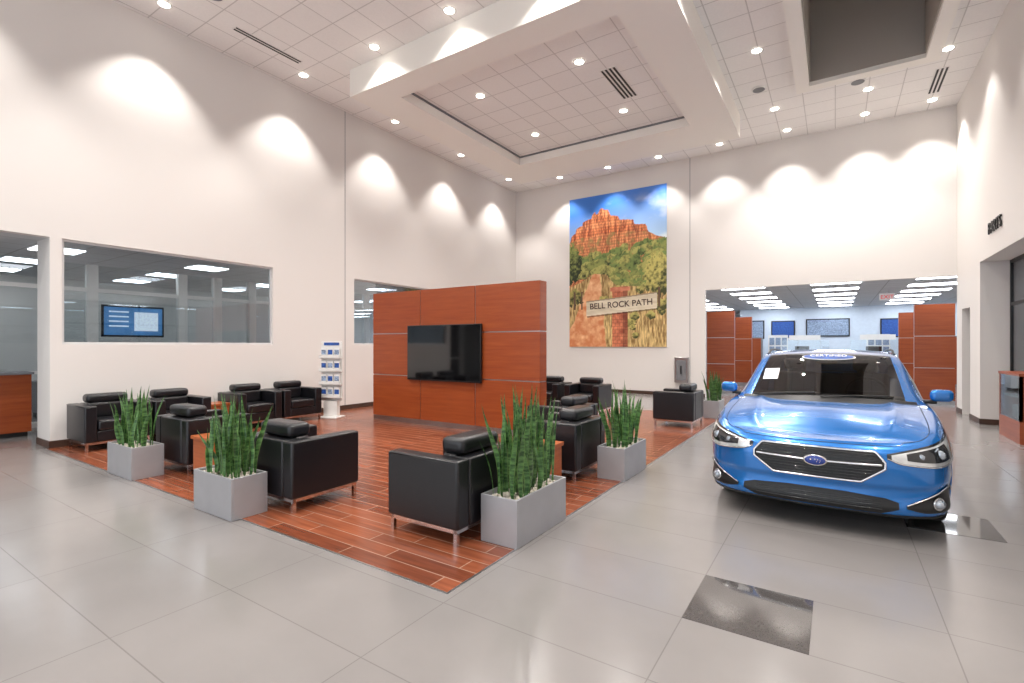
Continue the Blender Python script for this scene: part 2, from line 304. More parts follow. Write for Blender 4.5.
def make_poster():
    W,Hh=3.31,5.02; nx,ny=240,364
    U,V=np.meshgrid(np.linspace(0,1,nx),np.linspace(0,1,ny)); O=np.ones((ny,nx,3))
    def L3(c): return np.array(lin(c))
    def mix(a,b,t): t=np.clip(t,0,1)[...,None]; return a*(1-t)+b*t
    N=lambda fy,fx,s,o=4: vnoise(ny,nx,fy,fx,s,o)
    n1=N(4,3,1); n2=N(30,20,2); n3=N(12,8,3); n4=N(60,6,9,3); n5=N(60,44,12,3)
    img=mix(L3((186,218,246))*O,L3((62,126,216))*O,(V-.62)/.3-.3*(U-.4))
    cl=np.clip((N(7,3,41,5)-.52+.25*(U-.6))*3.2,0,1)*np.clip((1.0-V)*8,0,1); img=mix(img,L3((244,246,250))*O,cl*.8)
    def tier(pts,jit=.008,seed=50): return V<interp(pts,U+.01*(N(40,6,seed,3)-.5))+jit*(n2-.5)*2
    relief=N(9,26,61,5)*.6+N(30,40,62,3)*.4
    sh=np.clip(.5+np.gradient(relief,axis=1)*9,0,1)
    def rockcol(lo,hi,streak=0.0):
        c=mix(L3(lo)*O,L3(hi)*O,sh*1.05+.35*(n2-.5))
        if streak: c=c*(1-streak*np.clip((N(5,60,63,3)-.5)*4,0,1))[...,None]
        lay=.5+.5*np.sin((V+.006*n3)*330); return c*(1-.3*lay)[...,None]
    def put(m,c):
        nonlocal img
        img=np.where(m[...,None],c,img)
    t4=tier([(0,.3),(.235,.80),(.245,.86),(.27,.885),(.285,.893),(.30,.875),(.32,.88),(.335,.905),(.36,.912),(.38,.90),(.42,.896),(.44,.87),(.46,.84),(1,.3)],.003,seed=54); put(t4,rockcol((150,64,40),(255,172,116),.3))
    t3=tier([(0,.3),(.13,.74),(.15,.835),(.2,.848),(.3,.855),(.48,.852),(.53,.842),(.555,.80),(1,.3)],.004,seed=53); put(t3,rockcol((136,52,32),(252,156,100),.5))
    t2=tier([(0,.3),(.055,.72),(.075,.795),(.12,.812),(.3,.82),(.58,.818),(.68,.806),(.70,.76),(1,.4)],.005,seed=52); put(t2,rockcol((150,66,40),(255,170,112),.25))
    t1=tier([(0,.70),(.02,.745),(.05,.765),(.2,.78),(.4,.785),(.66,.782),(.80,.768),(.83,.72),(1,.6)],.005,seed=51); put(t1,rockcol((138,54,32),(250,152,96),.45))
    base=tier([(0,.70),(.1,.725),(.3,.742),(.6,.742),(.84,.715),(1,.66)]); put(base,mix(rockcol((160,84,50),(244,164,110)),L3((124,116,66))*O,np.clip((n2-.50)*5,0,1)*.75))
    put((t1|t2|t3)&(V>.7)&(U>.56+.12*n3),img*.84)
    r=np.random.RandomState(4)
    def clump(cx,cy,rx_,ry_,dark,light):
        d=((U-cx)/rx_)**2+((V-cy)/ry_)**2+1.6*(n5-.5)+.5*(n3-.5)
        up=np.clip(.55+(V-cy)/ry_*.55-(U-cx)/rx_*.25+2.2*(n5-.5),0,1)
        put(d<1,mix(L3(dark)*O,L3(light)*O,up))
    for cy in np.arange(.66,.36,-.022):
        for cx in np.arange(0,1.05,.10):
            x=cx+r.uniform(-.05,.05); topv=interp([(0,.60),(.2,.61),(.42,.60),(.55,.655),(.7,.66),(.85,.64),(1,.64)],x)
            if cy>topv or (x<.42 and cy<.47): continue
            s=r.uniform(.8,1.3)*(1+(.66-cy)); k=r.randint(3)
            clump(x,cy,.055*s,.030*s,[(36,48,20),(48,58,26),(30,42,20)][k],[(142,150,80),(176,174,98),(120,140,74)][k])
    gl=interp([(0,.40),(.15,.44),(.28,.485),(.40,.475),(.5,.40),(.75,.38),(1,.34)],U)+.015*(n3-.5)
    g=V<gl; put(g,mix(L3((204,126,80))*O,L3((244,200,152))*O,np.clip((n2-.3)*1.6+.5*(n1-.5)+.3*(n5-.5),0,1)))
    pathc=.30-.30*(.46-V); pathw=.045+.42*np.clip(.46-V,0,1)
    gr=g&(np.abs(U-pathc)>pathw+.05*(n3-.5)); put(gr,mix(L3((128,98,54))*O,L3((232,202,138))*O,np.clip((N(26,110,33,3)-.3)*2.0,0,1)))
    for i in range(26):
        x,y=r.uniform(0,1),r.uniform(.02,.38)
        if abs(x-(.30-.30*(.46-y)))<.05+.40*(.46-y): continue
        s=r.uniform(.6,1.2); clump(x,y,.05*s,.028*s,(62,66,30),(186,176,100))
    clump(.02,.56,.11,.13,(34,46,20),(136,146,76)); clump(.93,.45,.16,.13,(60,66,28),(200,190,108)); clump(.05,.33,.10,.06,(50,54,26),(160,152,84))
    for fx in (.06,.14,.93): put((np.abs(U-fx)<.010)&(V>.25)&(V<.37),L3((96,72,54))*O)
    rows=np.floor(V*46); brick=((V*46)%1<.12)|(((U*24+.5*(rows%2))%1)<.07); pc=mix(L3((156,76,52))*O,L3((230,142,102))*O,n2*1.3-.2+.5*(.55-U)*6); pc=np.where(brick[...,None],pc*.55,pc); pc=np.where((U>.575)[...,None],pc*.6,pc)
    put((U>.465)&(U<.625)&(V<.385+.006*n2),pc)
    put((U>.445)&(U<.645)&(V>.36)&(V<.385),mix(L3((176,96,70))*O,L3((226,150,116))*O,n2))
    c=(U-.55)*.05; put((U>.19)&(U<.91)&(V>.222+c)&(V<.322+c),mix(L3((190,176,150))*O,L3((236,226,204))*O,N(90,8,77,3)))
    put((U>.19)&(U<.91)&(V>.314+c)&(V<.322+c),L3((150,132,108))*O)
    put((U>.2)&(U<.91)&(V>.212+c)&(V<=.222+c),img*.4)
    img=np.clip(img*1.08,0,1)
    X=(U-.5)*W; Z=(V-.5)*Hh
    verts=np.stack([X.ravel(),np.zeros(nx*ny),Z.ravel()],1)
    i=np.arange(nx*ny).reshape(ny,nx); f=np.stack([i[:-1,:-1].ravel(),i[:-1,1:].ravel(),i[1:,1:].ravel(),i[1:,:-1].ravel()],1)
    me=D.meshes.new('print'); me.from_pydata(verts.tolist(),[],f.tolist())
    at=me.color_attributes.new('Col','FLOAT_COLOR','POINT'); cc=np.ones((nx*ny,4),dtype=np.float32); cc[:,:3]=img.reshape(-1,3); at.data.foreach_set('color',cc.ravel())
    m,nt,b=new_mat('poster_print'); a=nt.nodes.new('ShaderNodeVertexColor'); a.layer_name='Col'; nt.links.new(a.outputs['Color'],b.inputs['Base Color']); b.inputs['Roughness'].default_value=.5
    e=empty('landscape_poster',(-5.975,YB-.035,4.0))
    add('print',me,m,e,(0,-.001,0)); boxes('backing',[(-W/2,W/2,0,.03,-Hh/2,Hh/2)],M['paper'],e)
    t=text('sign_lettering','BELL ROCK PATH',.27,(.16,-.004,-1.14),(math.pi/2,-.035,0),M['wood_d'],e,ext=.001)
    t.data.offset=.004
make_poster()

# ------------------------------------------------------------ ceiling lights
SP=empty('recessed_downlights')
def spot(x,y,z,p,ang,blend,r=.05,col=(1,.955,.905)):
    l=D.lights.new('downlight_lamp','SPOT'); l.energy=p; l.spot_size=math.radians(ang); l.spot_blend=blend; l.shadow_soft_size=r; l.color=col
    o=D.objects.new('downlight_lamp',l); o.location=(x,y,z-.06); COL.objects.link(o); o.parent=SP
bm=bmesh.new(); bt=bmesh.new()
def lamp(x,y,z,p,ang=110,blend=.6,**k):
    bm_cyl(bm,(x,y,z-.012),(x,y,z-.002),.085,20,0)
    rr=bmesh.ops.create_circle(bt,segments=24,radius=.125,cap_ends=False)
    vs=rr['verts']; es=list(set(e for v in vs for e in v.link_edges)); ex=bmesh.ops.extrude_edge_only(bt,edges=es)
    v2=[v for v in ex['geom'] if isinstance(v,bmesh.types.BMVert)]
    for v in v2: v.co*= .70; v.co.z=-.004
    for v in list(vs)+v2: v.co+=Vector((x,y,z-.008))
    spot(x,y,z,p,ang,blend,**k)
WASH=260
for y in (-1.4,1.12,3.66,6.2,8.75,11.35,13.9): lamp(-9.22,y,H,WASH,90,.55)
for x in (-7.7,-6.0,-4.4,-2.7,-1.05,.6,1.85): lamp(x,14.68,H,WASH*.8,90,.55)
for y in (12.3,9.6,6.9): lamp(1.78,y,H,WASH*.5,90,.55)
for x in (-7.24,-5.4,-3.6): lamp(x,6.34,H,WASH*.22,120,.3)
for x in (-6.3,-4.0):
    for y in (8.4,10.7): lamp(x,y,6.84,300,125)
for (x,y) in ((-1.2,13.2),(-1.25,10.4),(-1.25,7.6),(-1.25,4.6),(-1.25,1.6),(-4.2,4.4),(-7.2,4.4),(-4.2,1.4),(-7.2,1.4),(1.2,4.6),(1.2,1.6),(-4.2,-1.8),(-7.2,-1.8),(-1.2,-1.8),(.6,13.3)): lamp(x,y,H,330,125)
add('lens',bm_mesh(bm,'lens'),M['emit'],SP)
for f in bt.faces: f.smooth=True
add('trim_ring',bm_mesh(bt,'trim_ring'),M['trimw'],SP)
bm=bmesh.new()
for x,y,z in ((-8.3,4.0,H),(-1.4,12.0,H),(.4,12.8,H),(-2.4,5.6,H)):
    bm_cyl(bm,(x,y,z-.02),(x,y,z),.15,28,0); bm_cyl(bm,(x,y,z-.026),(x,y,z-.02),.12,28,1)
add('ceiling_speakers',bm_mesh(bm,'sp'),[M['trimw'],M['deskgrey']])
def vent(x,y0,y1,z,w,n):
    l=[(x-w/2,x+w/2,y0,y1,z-.008,z)]
    l2=[(x-w/2+ (k+.25)*w/n,x-w/2+(k+.75)*w/n,y0+.02,y1-.02,z-.012,z-.008) for k in range(n)]
    e=empty('ceiling_air_diffuser'); boxes('plate',l,M['trimw'],e); boxes('slots',l2,M['vent'],e)
vent(-8.87,4.6,5.9,H,.14,2); vent(-3.65,8.9,10.2,6.84,.32,4); vent(1.82,13.1,14.3,H,.22,3)

# ------------------------------------------------------------ armchairs
def chair_meshes():
    parts={}
    def mk(name,lst,bev,seg=3,m='leather'):
        bm=bmesh.new()
        for b in lst: bm_box(bm,*b[:6],bev=bev,seg=seg)
        me=bm_mesh(bm,name); me.materials.append(M[m]); parts[name]=me
    mk('arms',[(-.42,-.27,-.39,.37,.13,.66),(.27,.42,-.39,.37,.13,.66)],.022)
    mk('back',[(-.27,.27,.20,.37,.13,.66)],.02)
    mk('seat_base',[(-.268,.268,-.375,.2,.14,.29)],.012)
    mk('seat_cushion',[(-.262,.262,-.395,.16,.292,.45)],.04,4)
    mk('back_cushion',[(-.258,.258,.06,.225,.44,.68),(-.262,.262,.055,.29,.665,.80)],.05,4)
    bm=bmesh.new()
    for sx in (-1,1):
        for y in (-.35,.33): bm_box(bm,sx*.385-.016,sx*.385+.016,y-.016,y+.016,0,.13)
        bm_box(bm,sx*.385-.016,sx*.385+.016,-.36,.345,.1,.131)
    for y in (-.35,.33): bm_box(bm,-.37,.37,y-.016,y+.016,.1,.131)
    me=bm_mesh(bm,'leg_frame'); me.materials.append(M['chrome']); parts['leg_frame']=me
    bm=bmesh.new()
    for sx in (-1,1):
        for xx in (.272,.418):
            bm_cyl(bm,(sx*xx,-.37,.648),(sx*xx,.35,.648),.006,6)
    me=bm_mesh(bm,'piping'); me.materials.append(M['leather']); parts['piping']=me
    return parts
CH=chair_meshes()
def armchair(x,y,facing):
    rz={'-Y':0,'+X':math.pi/2,'+Y':math.pi,'-X':-math.pi/2}[facing]
    z=.003 if (x<-2.03 and 2.36<y<11.6) else 0
    e=empty('armchair',(x,y,z),rz)
    for n,me in CH.items(): add(n,me,None,e)
for y in (2.98,3.86,5.16,6.04): armchair(-9.36,y,'+X')
armchair(-6.78,3.13,'+Y'); armchair(-4.55,3.03,'+Y')
armchair(-2.76,3.32,'-X'); armchair(-2.78,5.40,'-X')
armchair(-3.40,6.62,'-X')
armchair(-2.55,9.85,'-X')
armchair(-4.7,10.35,'-Y'); armchair(-5.7,10.35,'-Y'); armchair(-6.9,8.9,'-Y')
def side_table(x,y,w=.5,h=.5):
    e=empty('side_table',(x,y,.003))
    boxes('top',[(-w/2,w/2,-w/2,w/2,h-.04,h)],M['wood_c'],e,bev=.004)
    boxes('body',[(-w/2+.02,w/2-.02,-w/2+.02,w/2-.02,.1,h-.04)],M['wood_c'],e)
    boxes('legs',[(a*(w/2-.05)-.015,a*(w/2-.05)+.015,b*(w/2-.05)-.015,b*(w/2-.05)+.015,0,.1) for a in (-1,1) for b in (-1,1)],M['chrome'],e)
side_table(-6.0,3.0); side_table(-2.7,4.55,.48); side_table(-9.4,4.51,.42)
# ------------------------------------------------------------ planters
def leaf_mat():
    m,nt,b=new_mat('snake_plant_leaf'); L=nt.links.new
    tc=nt.nodes.new('ShaderNodeTexCoord'); mp=nt.nodes.new('ShaderNodeMapping'); mp.inputs['Scale'].default_value=(9,9,45)
    L(tc.outputs['Object'],mp.inputs['Vector']); n=nt.nodes.new('ShaderNodeTexNoise'); n.inputs['Scale'].default_value=1; n.inputs['Detail'].default_value=3; L(mp.outputs['Vector'],n.inputs['Vector'])
    r=nt.nodes.new('ShaderNodeValToRGB'); r.color_ramp.elements[0].position=.4; r.color_ramp.elements[1].position=.62
    r.color_ramp.elements[0].color=(*lin((34,70,32)),1); r.color_ramp.elements[1].color=(*lin((92,134,74)),1); L(n.outputs['Fac'],r.inputs['Fac'])
    a=nt.nodes.new('ShaderNodeAttribute'); a.attribute_name='edge'
    mx=nt.nodes.new('ShaderNodeMix'); mx.data_type='RGBA'; L(a.outputs['Fac'],mx.inputs['Factor']); L(r.outputs['Color'],mx.inputs[6]); mx.inputs[7].default_value=(*lin((110,140,72)),1)
    L(mx.outputs[2],b.inputs['Base Color']); b.inputs['Roughness'].default_value=.4
    return m
M['leaf']=leaf_mat()
def planter(x0,x1,y0,y1,seed,n=34,hmax=.78):
    r=random.Random(seed); z0=.003 if x0<-2.03 else 0
    e=empty('snake_plant_planter',((x0+x1)/2,(y0+y1)/2,z0)); w=(x1-x0)/2; d=(y1-y0)/2; h=.37; t=.018
    boxes('planter_box',[(-w,w,-d,-d+t,0,h),(-w,w,d-t,d,0,h),(-w,-w+t,-d+t,d-t,0,h),(w-t,w,-d+t,d-t,0,h),(-w+t,w-t,-d+t,d-t,0,h-.05)],M['planter'],e,bev=.0025)
    bm=bmesh.new()
    for i in range(230):
        s=r.uniform(.012,.028); bm_ball(bm,(r.uniform(-w+.05,w-.05),r.uniform(-d+.045,d-.045),h-.045+r.uniform(0,.022)),(s,s*r.uniform(.7,1),s*.7),sub=1,rot=Matrix.Rotation(r.uniform(0,6),3,'Z'))
    add('pebbles',bm_mesh(bm,'pebbles'),M['pebble'],e)
    V=[];F=[];E=[]
    long_x=w>d
    for i in range(n):
        a=r.uniform(-1,1)*(.82 if long_x else .72)*w; b=r.uniform(-1,1)*(.72 if long_x else .82)*d
        hh=hmax*r.uniform(.5,1.0)*(1-.10*abs(a/w)-.1*abs(b/d)); ww=r.uniform(.016,.025); ang=r.uniform(0,6.28); tw=r.uniform(-1.3,1.3)
        lx=a*.36+r.uniform(-.08,.08); ly=b*.36+r.uniform(-.08,.08); cur=r.uniform(-.03,.03); S=10; base=len(V)
        for k in range(S+1):
            t=k/S; wk=ww*(.55+.75*math.sin(min(t*1.9,1.6)))*(1 if t<.5 else max(.02,1-((t-.5)/.5)**1.3))
            th=ang+tw*t; cx=a+lx*t*t+cur*math.sin(t*5)*math.cos(ang); cy=b+ly*t*t+cur*math.sin(t*5)*math.sin(ang); z=h-.06+hh*t
            dx,dy=math.cos(th),math.sin(th); nx_,ny_=-dy,dx; fold=wk*.45
            for q,ed in ((-1,1),(-.8,0),(0,0),(.8,0),(1,1)):
                V.append((cx+dx*wk*q+nx_*fold*abs(q),cy+dy*wk*q+ny_*fold*abs(q),z)); E.append(ed)
        for k in range(S):
            for q in range(4):
                p=base+k*5+q; F.append((p,p+1,p+6,p+5))
    me=D.meshes.new('leaves'); me.from_pydata(V,[],F); at=me.attributes.new('edge','FLOAT','POINT'); at.data.foreach_set('value',E)
    for p in me.polygons: p.use_smooth=True
    add('leaves',me,M['leaf'],e)
planter(-7.40,-6.70,2.33,2.66,1,n=44,hmax=.80); planter(-5.10,-4.42,2.27,2.60,2,n=48,hmax=.88); planter(-2.35,-2.01,3.14,3.95,3,n=66,hmax=.96)
planter(-2.32,-1.99,5.36,6.12,4,n=50,hmax=.86); planter(-2.34,-2.03,11.0,11.58,5,n=40)

# ------------------------------------------------------------ brochure rack
e=empty('brochure_rack',(-9.0,6.72,.003),math.radians(20))
boxes('base',[(-.22,.22,-.17,.17,0,.03),(-.16,.16,-.06,.06,.03,.36)],M['trimw'],e,bev=.005)
boxes('back_panel',[(-.25,.25,0,.03,.36,1.62)],M['trimw'],e,bev=.004)
l=[];bl1=[];bl2=[];bl3=[]
for k in range(4):
    z=.42+k*.28; l.append((-.25,.25,-.09,0,z,z+.015)); l.append((-.25,.25,-.09,-.08,z,z+.07))
    for j in range(3):
        x=-.22+j*.155; z2=z+.015; bl3.append((x,x+.13,-.055,-.03,z2,z2+.215)); [bl1,bl2][(j+k)%2].append((x+.012,x+.118,-.058,-.055,z2+.07,z2+.17))
boxes('shelves',l,M['trimw'],e); boxes('brochure_covers',bl1+[( -.18,.18,-.01,0,1.54,1.6)],M['pblue'],e); boxes('leaflet_covers',bl2,M['pmix'],e); boxes('leaflets',bl3,M['paper'],e)

# ------------------------------------------------------------ car
def herm(tab):
    xs=[a for a,_ in tab]; ys=[b for _,b in tab]; n=len(xs); m=[]
    for i in range(n):
        if i==0: m.append((ys[1]-ys[0])/(xs[1]-xs[0]))
        elif i==n-1: m.append((ys[-1]-ys[-2])/(xs[-1]-xs[-2]))
        else:
            d0=(ys[i]-ys[i-1])/(xs[i]-xs[i-1]); d1=(ys[i+1]-ys[i])/(xs[i+1]-xs[i])
            m.append(0 if d0*d1<=0 else 2*d0*d1/(d0+d1))
    def f(x):
        if x<=xs[0]: return ys[0]
        if x>=xs[-1]: return ys[-1]
        i=0
        while xs[i+1]<x: i+=1
        h=xs[i+1]-xs[i]; t=(x-xs[i])/h
        return ys[i]*(2*t**3-3*t*t+1)+m[i]*h*(t**3-2*t*t+t)+ys[i+1]*(-2*t**3+3*t*t)+m[i+1]*h*(t**3-t*t)
    return f
PL=[(0,0),(.22,.006),(.44,.030),(.62,.080),(.765,.175),(.845,.32),(.875,.53),(.885,.85),(.8875,1.25),(.8875,2.2),(.885,3.2),(.87,3.7),(.835,4.02),(.74,4.27),(.56,4.40),(.28,4.45),(0,4.46)]
def catm(P,N):
    out=[]; Q=[(-P[1][0],P[1][1])]+P+[(-P[-2][0],P[-2][1])]
    for i in range(1,len(Q)-2):
        p0,p1,p2,p3=[Vector(q) for q in Q[i-1:i+3]]
        for k in range(N):
            t0=0; t1=t0+(p1-p0).length**.5; t2=t1+(p2-p1).length**.5; t3=t2+(p3-p2).length**.5; t=t1+(t2-t1)*k/N
            A1=p0*((t1-t)/(t1-t0))+p1*((t-t0)/(t1-t0)); A2=p1*((t2-t)/(t2-t1))+p2*((t-t1)/(t2-t1)); A3=p2*((t3-t)/(t3-t2))+p3*((t-t2)/(t3-t2))
            B1=A1*((t2-t)/(t2-t0))+A2*((t-t0)/(t2-t0)); B2=A2*((t3-t)/(t3-t1))+A3*((t-t1)/(t3-t1))
            out.append(B1*((t2-t)/(t2-t1))+B2*((t-t1)/(t2-t1)))
    out.append(Vector(P[-1])); return out
raw=catm(PL,60)
for _ in range(3):
    raw=[raw[0]]+[ (raw[i-1]+raw[i]*2+raw[i+1])/4 for i in range(1,len(raw)-1)]+[raw[-1]]
cum=[0]
for i in range(1,len(raw)): cum.append(cum[-1]+(raw[i]-raw[i-1]).length)
LT=cum[-1]
rx=np.array([p.x for p in raw]); ry=np.array([p.y for p in raw]); cu=np.array(cum)
def plan(s):
    s=min(max(s,0),LT); x=float(np.interp(s,cu,rx)); y=float(np.interp(s,cu,ry)); a=.05
    def P(q):
        if q<0: return -float(np.interp(-q,cu,rx)),float(np.interp(-q,cu,ry))
        if q>LT: return -float(np.interp(2*LT-q,cu,rx)),float(np.interp(2*LT-q,cu,ry))
        return float(np.interp(q,cu,rx)),float(np.interp(q,cu,ry))
    xb,yb=P(s+a); xa,ya=P(s-a); tx,ty=xb-xa,yb-ya
    L=math.hypot(tx,ty); return x,y,ty/L,-tx/L
def s_of_x(x): return float(np.interp(x,rx[:400],cu[:400]))
def s_of_y(y): return float(np.interp(y,ry,cu))
ZT=herm([(0,.745),(.1,.765),(.25,.80),(.5,.852),(.85,.905),(1.2,.945),(2,.97),(3,1.0),(3.8,1.04),(4.3,1.06),(4.46,1.06)])
OF=herm([(0,.07),(.07,.02),(.16,.0),(.28,.016),(.40,.020),(.46,.004),(.68,.006),(.84,.022),(.93,.055),(1,.11)])
OS=herm([(0,.07),(.10,.03),(.28,.022),(.45,.0),(.6,.002),(.72,.0),(.85,.012),(.95,.035),(1,.065)])
OR=herm([(0,.10),(.12,.02),(.35,0),(.45,.01),(.52,.05),(.75,.05),(1,.12)])
def sst(a,b,x): t=min(max((x-a)/(b-a),0),1); return t*t*(3-2*t)
AY=(.90,3.57); AR=.362; AZ=.325
def skin(s,z,ex=0):
    x,y,nx,ny=plan(s); zt=ZT(y); h=(z-.17)/(zt-.17)
    wf=1-sst(.05,.9,y); wr=sst(3.9,4.35,y); ws=max(0,1-wf-wr)
    o=OF(h)*wf+OS(h)*ws+OR(h)*wr
    if .3<y<4.2:
        for yc in AY:
            d=math.hypot(y-yc,z-AZ); o-=.014*math.exp(-(max(0,d-AR)/.06)**2)*sst(.3,.55,y)*(1-sst(4.0,4.2,y))
    o-=ex
    return Vector((x-nx*o,y-ny*o,z))
def zbot(y,x):
    zb=.185+.02*sst(.0,.5,y)
    for yc in AY:
        if abs(y-yc)<AR and x>.6: return max(zb,AZ+math.sqrt(AR*AR-(y-yc)**2))
    return zb
SS=[0]
while SS[-1]<LT-.001: SS.append(min(LT,SS[-1]+.022))
NR=34
YL=skin(0,ZT(0)).y
def hpt(s,u):
    x,y,_,_=plan(s); T=skin(s,ZT(y)); dl=.10*sst(0,.40,s)*(1-u*u); dy=T.y-YL+dl
    cr=.045*sst(0,.7,dy); w=sst(.06,.5,dy)
    z=T.z+(ZT(y+dl)-ZT(y))*.5+cr*(1-u**3)+w*(.012*math.exp(-((u-.66)/.05)**2)-.007*math.exp(-((u-.46)/.2)**2))
    return Vector((max(T.x,0)*u,T.y+dl,z))
def build_shell():
    V=[];F=[];
    for sgn in (1,-1):
        base=len(V)
        for s in SS:
            x,y,_,_=plan(s); zb=zbot(y,x); zt=ZT(y)
            for j in range(NR+1):
                p=skin(s,zb+(zt-zb)*j/NR); V.append((max(p.x,0)*sgn,p.y,p.z))
        n=NR+1
        for i in range(len(SS)-1):
            for j in range(NR):
                q=(base+i*n+j,base+(i+1)*n+j,base+(i+1)*n+j+1,base+i*n+j+1); F.append(q if sgn>0 else q[::-1])
        hb=len(V); K=36; rows=0
        for s in SS:
            x,y,_,_=plan(s)
            if y>1.5: break
            rows+=1
            for k in range(K+1):
                p=hpt(s,k/K); V.append((p.x*sgn,p.y,p.z))
        for i in range(rows-1):
            for k in range(K):
                q=(hb+i*(K+1)+k,hb+i*(K+1)+k+1,hb+(i+1)*(K+1)+k+1,hb+(i+1)*(K+1)+k); F.append(q if sgn>0 else q[::-1])
    me=D.meshes.new('body_shell'); me.from_pydata(V,[],F)
    bm=bmesh.new(); bm.from_mesh(me); bmesh.ops.remove_doubles(bm,verts=bm.verts,dist=.0006)
    bmesh.ops.dissolve_degenerate(bm,dist=.0004,edges=bm.edges)
    bmesh.ops.recalc_face_normals(bm,faces=bm.faces)
    for f in bm.faces:
        f.smooth=True; c=f.calc_center_median()
        f.material_index=1 if (c.y>1.30 and c.y<1.7 and abs(c.x)<.70 and c.z>.9 and abs(f.normal.z)>.8) else 0
    bm.to_mesh(me); bm.free(); me.materials.append(M['paint']); me.materials.append(M['black']); return me
ZR=herm([(1.02,.965),(1.3,1.115),(1.6,1.27),(1.85,1.375),(2.05,1.435),(2.25,1.463),(2.6,1.48),(3.1,1.465),(3.5,1.425),(3.8,1.365),(4.0,1.26),(4.2,1.12),(4.32,1.05)])
WR=herm([(1.02,.74),(1.5,.69),(2.0,.64),(2.6,.61),(3.5,.59),(3.9,.59),(4.32,.66)])
def gh(y,k,K1=5,K2=9):
    T=skin(s_of_y(y),ZT(y)); zb=ZT(y)-.005; wb=T.x+.002; zr=ZR(y); wr=WR(y); zc=max(zb+.001,zr-.035)
    if k<=K1:
        t=k/K1; x=wb+(wr-wb)*t; z=zb+(zc-zb)*t; x+=.02*math.sin(t*math.pi)*min(1,(zc-zb)*3)
    else:
        t=(k-K1)/K2; x=wr*(1-t); q=1-t; z=zc+(zr-zc)*(1-q**2.2)
    fade=1-sst(1.5,2.3,y); fr=sst(3.5,4.2,y)
    yy=y+.17*fade*(x/.7)**2-.12*fr*(x/.7)**2
    return Vector((x,yy,z))
def build_green():
    V=[];F=[];MI=[]; ys=[1.02+i*.05 for i in range(67)]; K1,K2=5,9; n=K1+K2+1
    for sgn in (1,-1):
        base=len(V)
        for y in ys:
            for k in range(n): p=gh(y,k); V.append((p.x*sgn,p.y,p.z))
        for i in range(len(ys)-1):
            ym=(ys[i]+ys[i+1])/2
            for k in range(n-1):
                q=(base+i*n+k,base+(i+1)*n+k,base+(i+1)*n+k+1,base+i*n+k+1); F.append(q if sgn>0 else q[::-1])
                if k<K1:
                    mi=0
                    if 1.5<ym<3.72 and k<K1-1: mi=1
                    if mi==1 and (2.52<ym<2.62 or 3.35<ym<3.4): mi=2
                else:
                    mi=0
                    if ym<2.05: mi=1 if k>K1 or ym<1.12 else 0
                    if 3.87<ym<4.2 and k>K1: mi=1
                    if ym<1.1: mi=2
                MI.append(mi)
    me=D.meshes.new('greenhouse'); me.from_pydata(V,[],F)
    for p,mi in zip(me.polygons,MI): p.material_index=mi; p.use_smooth=True
    bm=bmesh.new(); bm.from_mesh(me); bmesh.ops.remove_doubles(bm,verts=bm.verts,dist=.0005); bmesh.ops.recalc_face_normals(bm,faces=bm.faces); bm.to_mesh(me); bm.free()
    for m in ('paint','carglass','black'): me.materials.append(M[m])
    return me
def patch(name,s0,s1,zlo,zhi,ex,m,par,sides=(1,-1),N=30,Mr=10,rim=0):
    for sg in sides:
        V=[];F=[]
        for i in range(N+1):
            f=i/N; s=s0+(s1-s0)*f; a,b=zlo(f),zhi(f)
            for j in range(Mr+1):
                g=j/Mr; z=a+(b-a)*g; p=skin(s,z,ex); V.append((p.x*sg,p.y,p.z))
        for i in range(N):
            for j in range(Mr):
                q=(i*(Mr+1)+j,(i+1)*(Mr+1)+j,(i+1)*(Mr+1)+j+1,i*(Mr+1)+j+1); F.append(q if sg>0 else q[::-1])
        me=D.meshes.new(name); me.from_pydata(V,[],F)
        for p in me.polygons: p.use_smooth=True
        o=add(name,me,m,par)
        if rim:
            sm=o.modifiers.new('t','SOLIDIFY'); sm.thickness=rim; sm.offset=-1
def tube(name,pts,r,m,par,cyc=False):
    c=D.curves.new(name,'CURVE'); c.dimensions='3D'; c.bevel_depth=r; c.bevel_resolution=2
    sp=c.splines.new('POLY'); sp.points.add(len(pts)-1)
    for i,p in enumerate(pts): sp.points[i].co=(*p,1)
    sp.use_cyclic_u=cyc; c.materials.append(m); o=D.objects.new(name,c); COL.objects.link(o); o.parent=par; return o
def mir(q,sg): return [Vector((a.x*sg,a.y,a.z)) for a in q]
